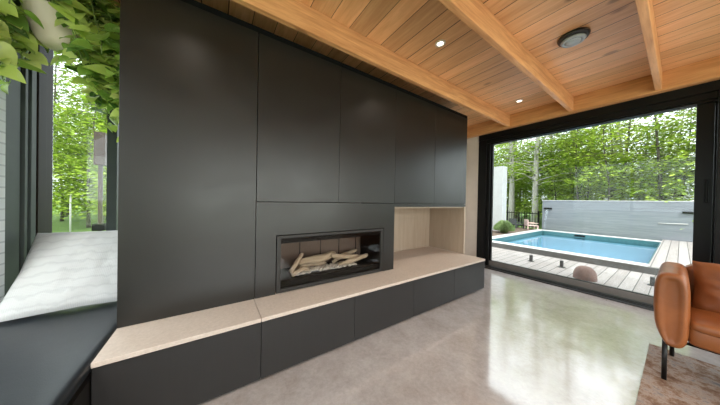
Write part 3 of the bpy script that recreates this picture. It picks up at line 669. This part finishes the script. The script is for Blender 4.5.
# glass fence spigots on the lower deck
def spigot(y, label):
    t = thing('fence_spigot', label, 'spigot', (5.9, y, -.03), 'steel spigots on the lower deck')
    obj('base_plate', MB().box((5.85, y-.05, -.03), (5.95, y+.05, -.018), .004), SPIG, t)
    obj('clamp', MB().box((5.875, y-.024, -.018), (5.893, y+.024, .108), .003).box((5.911, y-.024, -.018), (5.929, y+.024, .108), .003).box((5.893, y-.024, -.018), (5.911, y+.024, .018)), SPIG, t)
spigot(1.86, 'leftmost steel spigot on the plank deck outside the glass door')
spigot(1.345, 'steel spigot on the deck just left of the reddish brown boulder')
spigot(.24, 'steel spigot on the deck beside the leather armchair')
for yy0, yy1, lab in ((1.05, 2.35, 'clear glass fence panel held by the two left spigots'), (-.3, .95, 'clear glass fence panel held by the right spigot')):
    tag(box('glass_fence_panel', (5.896, yy0, .022), (5.908, yy1, 1.1), glassmat('fence_glass', (.985, .99, .99), 1.1)), lab, 'glass panel')
t = thing('cleat', 'small black T-shaped fitting on the edge of the pool deck', 'cleat', (7.0, .10, ZU))
obj('stem', MB().box((6.985, .085, ZU), (7.015, .115, ZU+.055)), BLACK, t); obj('crossbar', MB().box((6.985, .03, ZU+.055), (7.015, .17, ZU+.08), .005), BLACK, t)
m = MB().superell((5.35, .915, -.02), (.14, .15, .215), .8, .9, 14, 24)
m.v = [(x, y, max(z, -.03)) for x, y, z in m.v]
tag(obj('boulder', m, REDST), 'smooth reddish brown rounded boulder on the deck just outside the door', 'boulder')
tag(box('planting_bed', (6.9, PY1+.25, -.14), (12.9, 8, .06), SOIL), 'dark mulch planting bed left of the pool', 'planting bed', kind=S)
tag(box('privacy_wall', (10.2, 4.27, -.14), (10.6, 9, 2.86), WHITEW), 'tall white privacy wall at the left edge of the pool view', 'wall')
# far black picket fence
t = thing('picket_fence', 'black metal picket fence between the white wall and the concrete wall', 'fence', (12.8, 4.6, 0))
for z in (.15, .78): obj('rail', MB().box((12.79, 3.76, z), (12.82, 6.4, z+.035)), BLACK, t)
for k in range(24): obj('picket', MB().box((12.797, 3.80+k*.11, -.13), (12.813, 3.816+k*.11, .87)), BLACK, t)
for y in (3.78, 5.1, 6.4): obj('post', MB().box((12.78, y-.025, -.14), (12.83, y+.025, .93)), BLACK, t)
# patio seats by the pool corner
def patio_chair(loc, mat, label, rz):
    t = thing('patio_chair', label, 'chair', (0, 0, 0))
    obj('seat', MB().box((-.22, -.22, .17), (.22, .22, .20), .01), mat, t); obj('backrest', MB().box((.18, -.22, .20), (.22, .22, .46), .01), mat, t)
    for x in (-.19, .19):
        for y in (-.19, .19): obj('leg', MB().box((x-.02, y-.02, 0), (x+.02, y+.02, .17)), mat, t)
    for y in (-.22, .19): obj('armrest', MB().box((-.2, y, .29), (.2, y+.03, .315)), mat, t)
    t.location = loc; t.rotation_euler = (0, 0, rz)
patio_chair((12.45, 3.95, .06), PINK, 'low faded pink patio chair at the far left pool corner', 2.2)
patio_chair((12.45, 4.55, .06), DKPL, 'low dark patio chair in front of the picket fence', 2.6)

# ------------------------------------------------------------------ plants
def spray(mb, rnd, c, rx, rz, n, L):
    for _ in range(n):
        a = rnd.random()*2*PI; r = rx*math.sqrt(rnd.random())
        p = Vector((c[0]+r*math.cos(a), c[1]+r*math.sin(a), c[2]+rnd.gauss(0, rz)-.18*r*r/max(rx, .1)))
        b = rnd.random()*2*PI; d = Vector((math.cos(b), math.sin(b), rnd.uniform(-.5, .25))).normalized()
        s = Vector((-d.y, d.x, rnd.uniform(-.5, .5))).normalized(); l = L*rnd.uniform(.6, 1.3); w = l*.33
        dr = Vector((0, 0, -.12*l))
        mb.add([p, p+d*l*.5+s*w, p+d*l+dr, p+d*l*.5-s*w], [(0, 1, 2, 3)])
def tree(seed, name, label, cat, group, H, r0, z0, nspray, reach, perspray, L, leafm, barkm, lean=.03, top=1.0):
    rnd = random.Random(seed); t = thing(name, label, cat, (0, 0, 0), group)
    tk = MB(); n = 9; ax = rnd.uniform(0, 6.3); pts = []
    for i in range(n+1):
        u = i/n; pts.append(Vector((lean*H*u*math.cos(ax)+.06*math.sin(u*7+seed), lean*H*u*math.sin(ax)+.06*math.cos(u*6+seed), H*u-.02)))
    tk.tube(pts, [r0*(1-.82*i/n)*(1.25 if i == 0 else 1) for i in range(n+1)], 9)
    cr = MB()
    for k in range(nspray):
        z = z0+(H*top-z0)*((k+rnd.random())/nspray); u = min(z/H, 1)
        i = min(int(u*n), n-1); b = pts[i].lerp(pts[i+1], u*n-i)
        a = k*2.4+rnd.uniform(-.5, .5); R = reach*(1-.55*((z-z0)/(H-z0))**2)*rnd.uniform(.45, 1.05)
        e = b+Vector((R*math.cos(a), R*math.sin(a), rnd.uniform(-.1, .35)*R))
        tk.tube([b, b.lerp(e, .5)+Vector((0, 0, .08*R)), e], [r0*.22*(1-.6*u)+.006, r0*.12*(1-.5*u)+.005, .004], 5)
        for q in (.55, 1.0): 
            cc = b.lerp(e, q); spray(cr, rnd, cc, .55*R*.8+.18, .07+.03*R, int(perspray*(.5 if q < .8 else 1)*max(.16, 1.08-.14*max(0, z-2))), L)
    obj('trunk', tk, barkm, t); obj('crown', cr, leafm, t)
    return t
G1 = 'forest trees beyond the pool wall'; L1 = 'tall leafy forest tree beyond the pale concrete pool wall'
G2 = 'understory saplings beyond the pool wall'; L2 = 'bright green leafy sapling growing behind the pool wall'
protoA = tree(1, 'forest_tree', L1, 'tree', G1, 10.0, .17, 2.4, 62, 2.5, 60, .155, LEAFA, BARKG)
protoB = tree(2, 'forest_tree', L1, 'tree', G1, 11.5, .15, 3.2, 62, 2.3, 60, .155, LEAFB, BARKD)
protoC = tree(5, 'sapling', L2, 'tree', G2, 5.2, .05, .5, 46, 1.4, 52, .13, LEAFY, BARKD)
protoD = tree(7, 'sapling', L2, 'tree', G2, 7.0, .06, .8, 52, 1.7, 56, .14, LEAFA, BARKD)
ZG = -.14
rnd = random.Random(21)
spots = [(16.2, 6.25, 0), (15.8, 4.9, 0), (18.5, 3.9, 1), (17.8, 1.75, 1), (19, .7, 0), (21, 5.6, 1), (22, 2.6, 0), (17, -.6, 1), (20, -1.8, 0), (23, 8.5, 0), (25, 4.2, 1), (26, .6, 0), (27, 7.0, 1), (28, 10.6, 0), (29, -2.5, 1), (31, 3.0, 0), (32, 7.5, 0), (33, 12.5, 1), (34, .2, 1), (20.5, 8.0, 1), (36, 5, 0), (37, 10, 1), (19.5, 10.5, 0), (24.5, -3.8, 0)]
first = {0: True, 1: True}; special = []
for i, (x, y, k) in enumerate(spots):
    p = (protoA, protoB)[k]; rz, sc = rnd.uniform(0, 6.28), rnd.uniform(.88, 1.12)*(.62 if x < 21 and y < 3 else .76 if y < 1.5 else 1)
    if first[k]: p.location = (x, y, ZG); first[k] = False; o = p; o.scale = (sc,)*3
    else: o = dup(p, (x, y, ZG), rz, sc)
    if i < 2: special.append(o)
for o, l in zip(special, ('leafy tree with a slim grey trunk just right of the tall white wall', 'leafy tree with a thicker grey trunk above the left end of the pool wall')):
    o['label'] = l; del o['group']
sap = [(20, 7.6, 0), (21.5, 9.4, 1), (18, 7.1, 0), (22.5, 7.6, 1), (24.5, 8.8, 1), (26, 11, 1), (20.8, 5.0, 0), (17.2, 3.6, 0), (19.8, 3.6, 0), (26.5, 6.2, 1), (18.2, 1.2, 0), (20.2, .2, 1), (23.5, 3.6, 1), (30, 7, 1), (17.6, -1.4, 0), (28, 12.4, 1), (19.0, 5.9, 0), (15.6, 3.0, 1), (15.3, 1.9, 0), (15.8, .5, 1), (15.4, -.8, 0), (15.9, -2.0, 1), (16.5, 2.8, 0), (16.8, .0, 1), (17.5, 5.4, 0), (18.8, 2.2, 1), (19.4, 6.9, 0), (21.5, 4.2, 1), (22.8, .9, 0), (24, 6.3, 1), (25.5, 2.4, 0), (28, 5.0, 1), (29.5, .8, 1), (31, 9.0, 1), (19.2, 9.2, 1), (18.4, 8.6, 0), (23, 10.6, 1), (34, 5, 1), (35, 2, 0), (27, 9, 1), (17.0, 4.2, 0)]
first = {0: True, 1: True}
for x, y, k in sap:
    p = (protoC, protoD)[k]; rz, sc = rnd.uniform(0, 6.28), rnd.uniform(.8, 1.2)
    if first[k]: p.location = (x, y, ZG); p.scale = (sc,)*3; first[k] = False
    else: dup(p, (x, y, ZG), rz, sc)
# the garden seen through the window seat window
G3 = 'trees beyond the lawn outside the window seat'; L3 = 'bright leafy tree beyond the lawn outside the window seat'
for x, y, k in ((-4.6, 14.5, 3), (-6.5, 16.5, 3), (-5.2, 19, 2), (-8.0, 20, 0), (-4.4, 22, 1), (-7, 25, 0), (-10, 24, 1), (-5.6, 13.2, 2), (-3.4, 16.4, 3), (-9, 28, 0), (-6.2, 31, 1), (-5.4, 24.5, 3), (-8.0, 22.5, 3), (-2.6, 19, 2), (-3.0, 12.6, 2), (-4.0, 15.5, 2), (-5.0, 17.2, 3), (-6.8, 18.5, 2), (-5.9, 20.5, 3), (-7.6, 26.5, 0), (-4.9, 26.5, 0), (-6.3, 28.5, 1), (-8.8, 25, 3), (-3.9, 18.0, 3)):
    dup((protoA, protoB, protoC, protoD)[k], (x, y, ZG), rnd.uniform(0, 6.28), rnd.uniform(.95, 1.25), L3, G3)
tag(box('path', (-14, 7.6, -.16), (1.5, 10.4, -.12), CONCP), 'pale paved path across the lawn outside the window seat', 'path', kind=S)
t = thing('garden_post', 'brown garden post with a square wooden block on top outside the window seat', 'post', (-1.75, 6.0, ZG))
obj('shaft', MB().box((-1.775, 5.975, ZG), (-1.725, 6.025, 1.82), .004), WOODP, t); obj('head', MB().box((-1.82, 5.93, 1.82), (-1.68, 6.07, 2.42), .006), WOODP, t)
obj('collar', MB().box((-1.83, 5.92, .62), (-1.67, 6.08, .74), .006), BLACK, t)
t2 = tag(obj('garden_stake', MB().tube([(-4.2, 12.0, ZG), (-4.2, 12.0, 1.3)], .025, 6), COPE), 'thin pale stake standing at the edge of the lawn', 'stake')
# low shrubs beside the pool
def shrub(name, seed, loc, R, Hh, n, L, matl, label):
    rnd = random.Random(seed); t = thing(name, label, 'shrub', loc); lv = MB(); st = MB(); p0 = Vector(loc)
    for _ in range(n):
        a = rnd.random()*2*PI; rr = R*math.sqrt(rnd.random()); e = p0+Vector((rr*math.cos(a), rr*math.sin(a), Hh*(1-.55*(rr/R)**2)*rnd.uniform(.55, 1.05)))
        b = p0+Vector((rr*.25*math.cos(a), rr*.25*math.sin(a), 0)); s = Vector((-math.sin(a), math.cos(a), 0))*L*.10
        d = (e-b).normalized(); tip = e+Vector((math.cos(a), math.sin(a), -.3))*L*.4
        lv.add([e-d*L*.6-s, e-d*L*.6+s, e+s*.9, tip, e-s*.9], [(0, 1, 2, 3, 4)])
        if rnd.random() < .12: st.tube([b, b.lerp(e, .6), e], .005, 4)
    obj('stems', st, STEMM, t); obj('foliage', lv, matl, t)
shrub('ornamental_grass', 3, (9.75, 4.0, .06), .33, .52, 1500, .16, LEAFG, 'rounded grey-green grassy shrub at the left edge of the pool')
shrub('low_shrub', 5, (11.4, 4.7, .06), .35, .35, 900, .12, LEAFA, 'small leafy shrub in the mulch in front of the picket fence')
for k in list(bpy.data.objects):
    if '_o' in k: del k['_o']
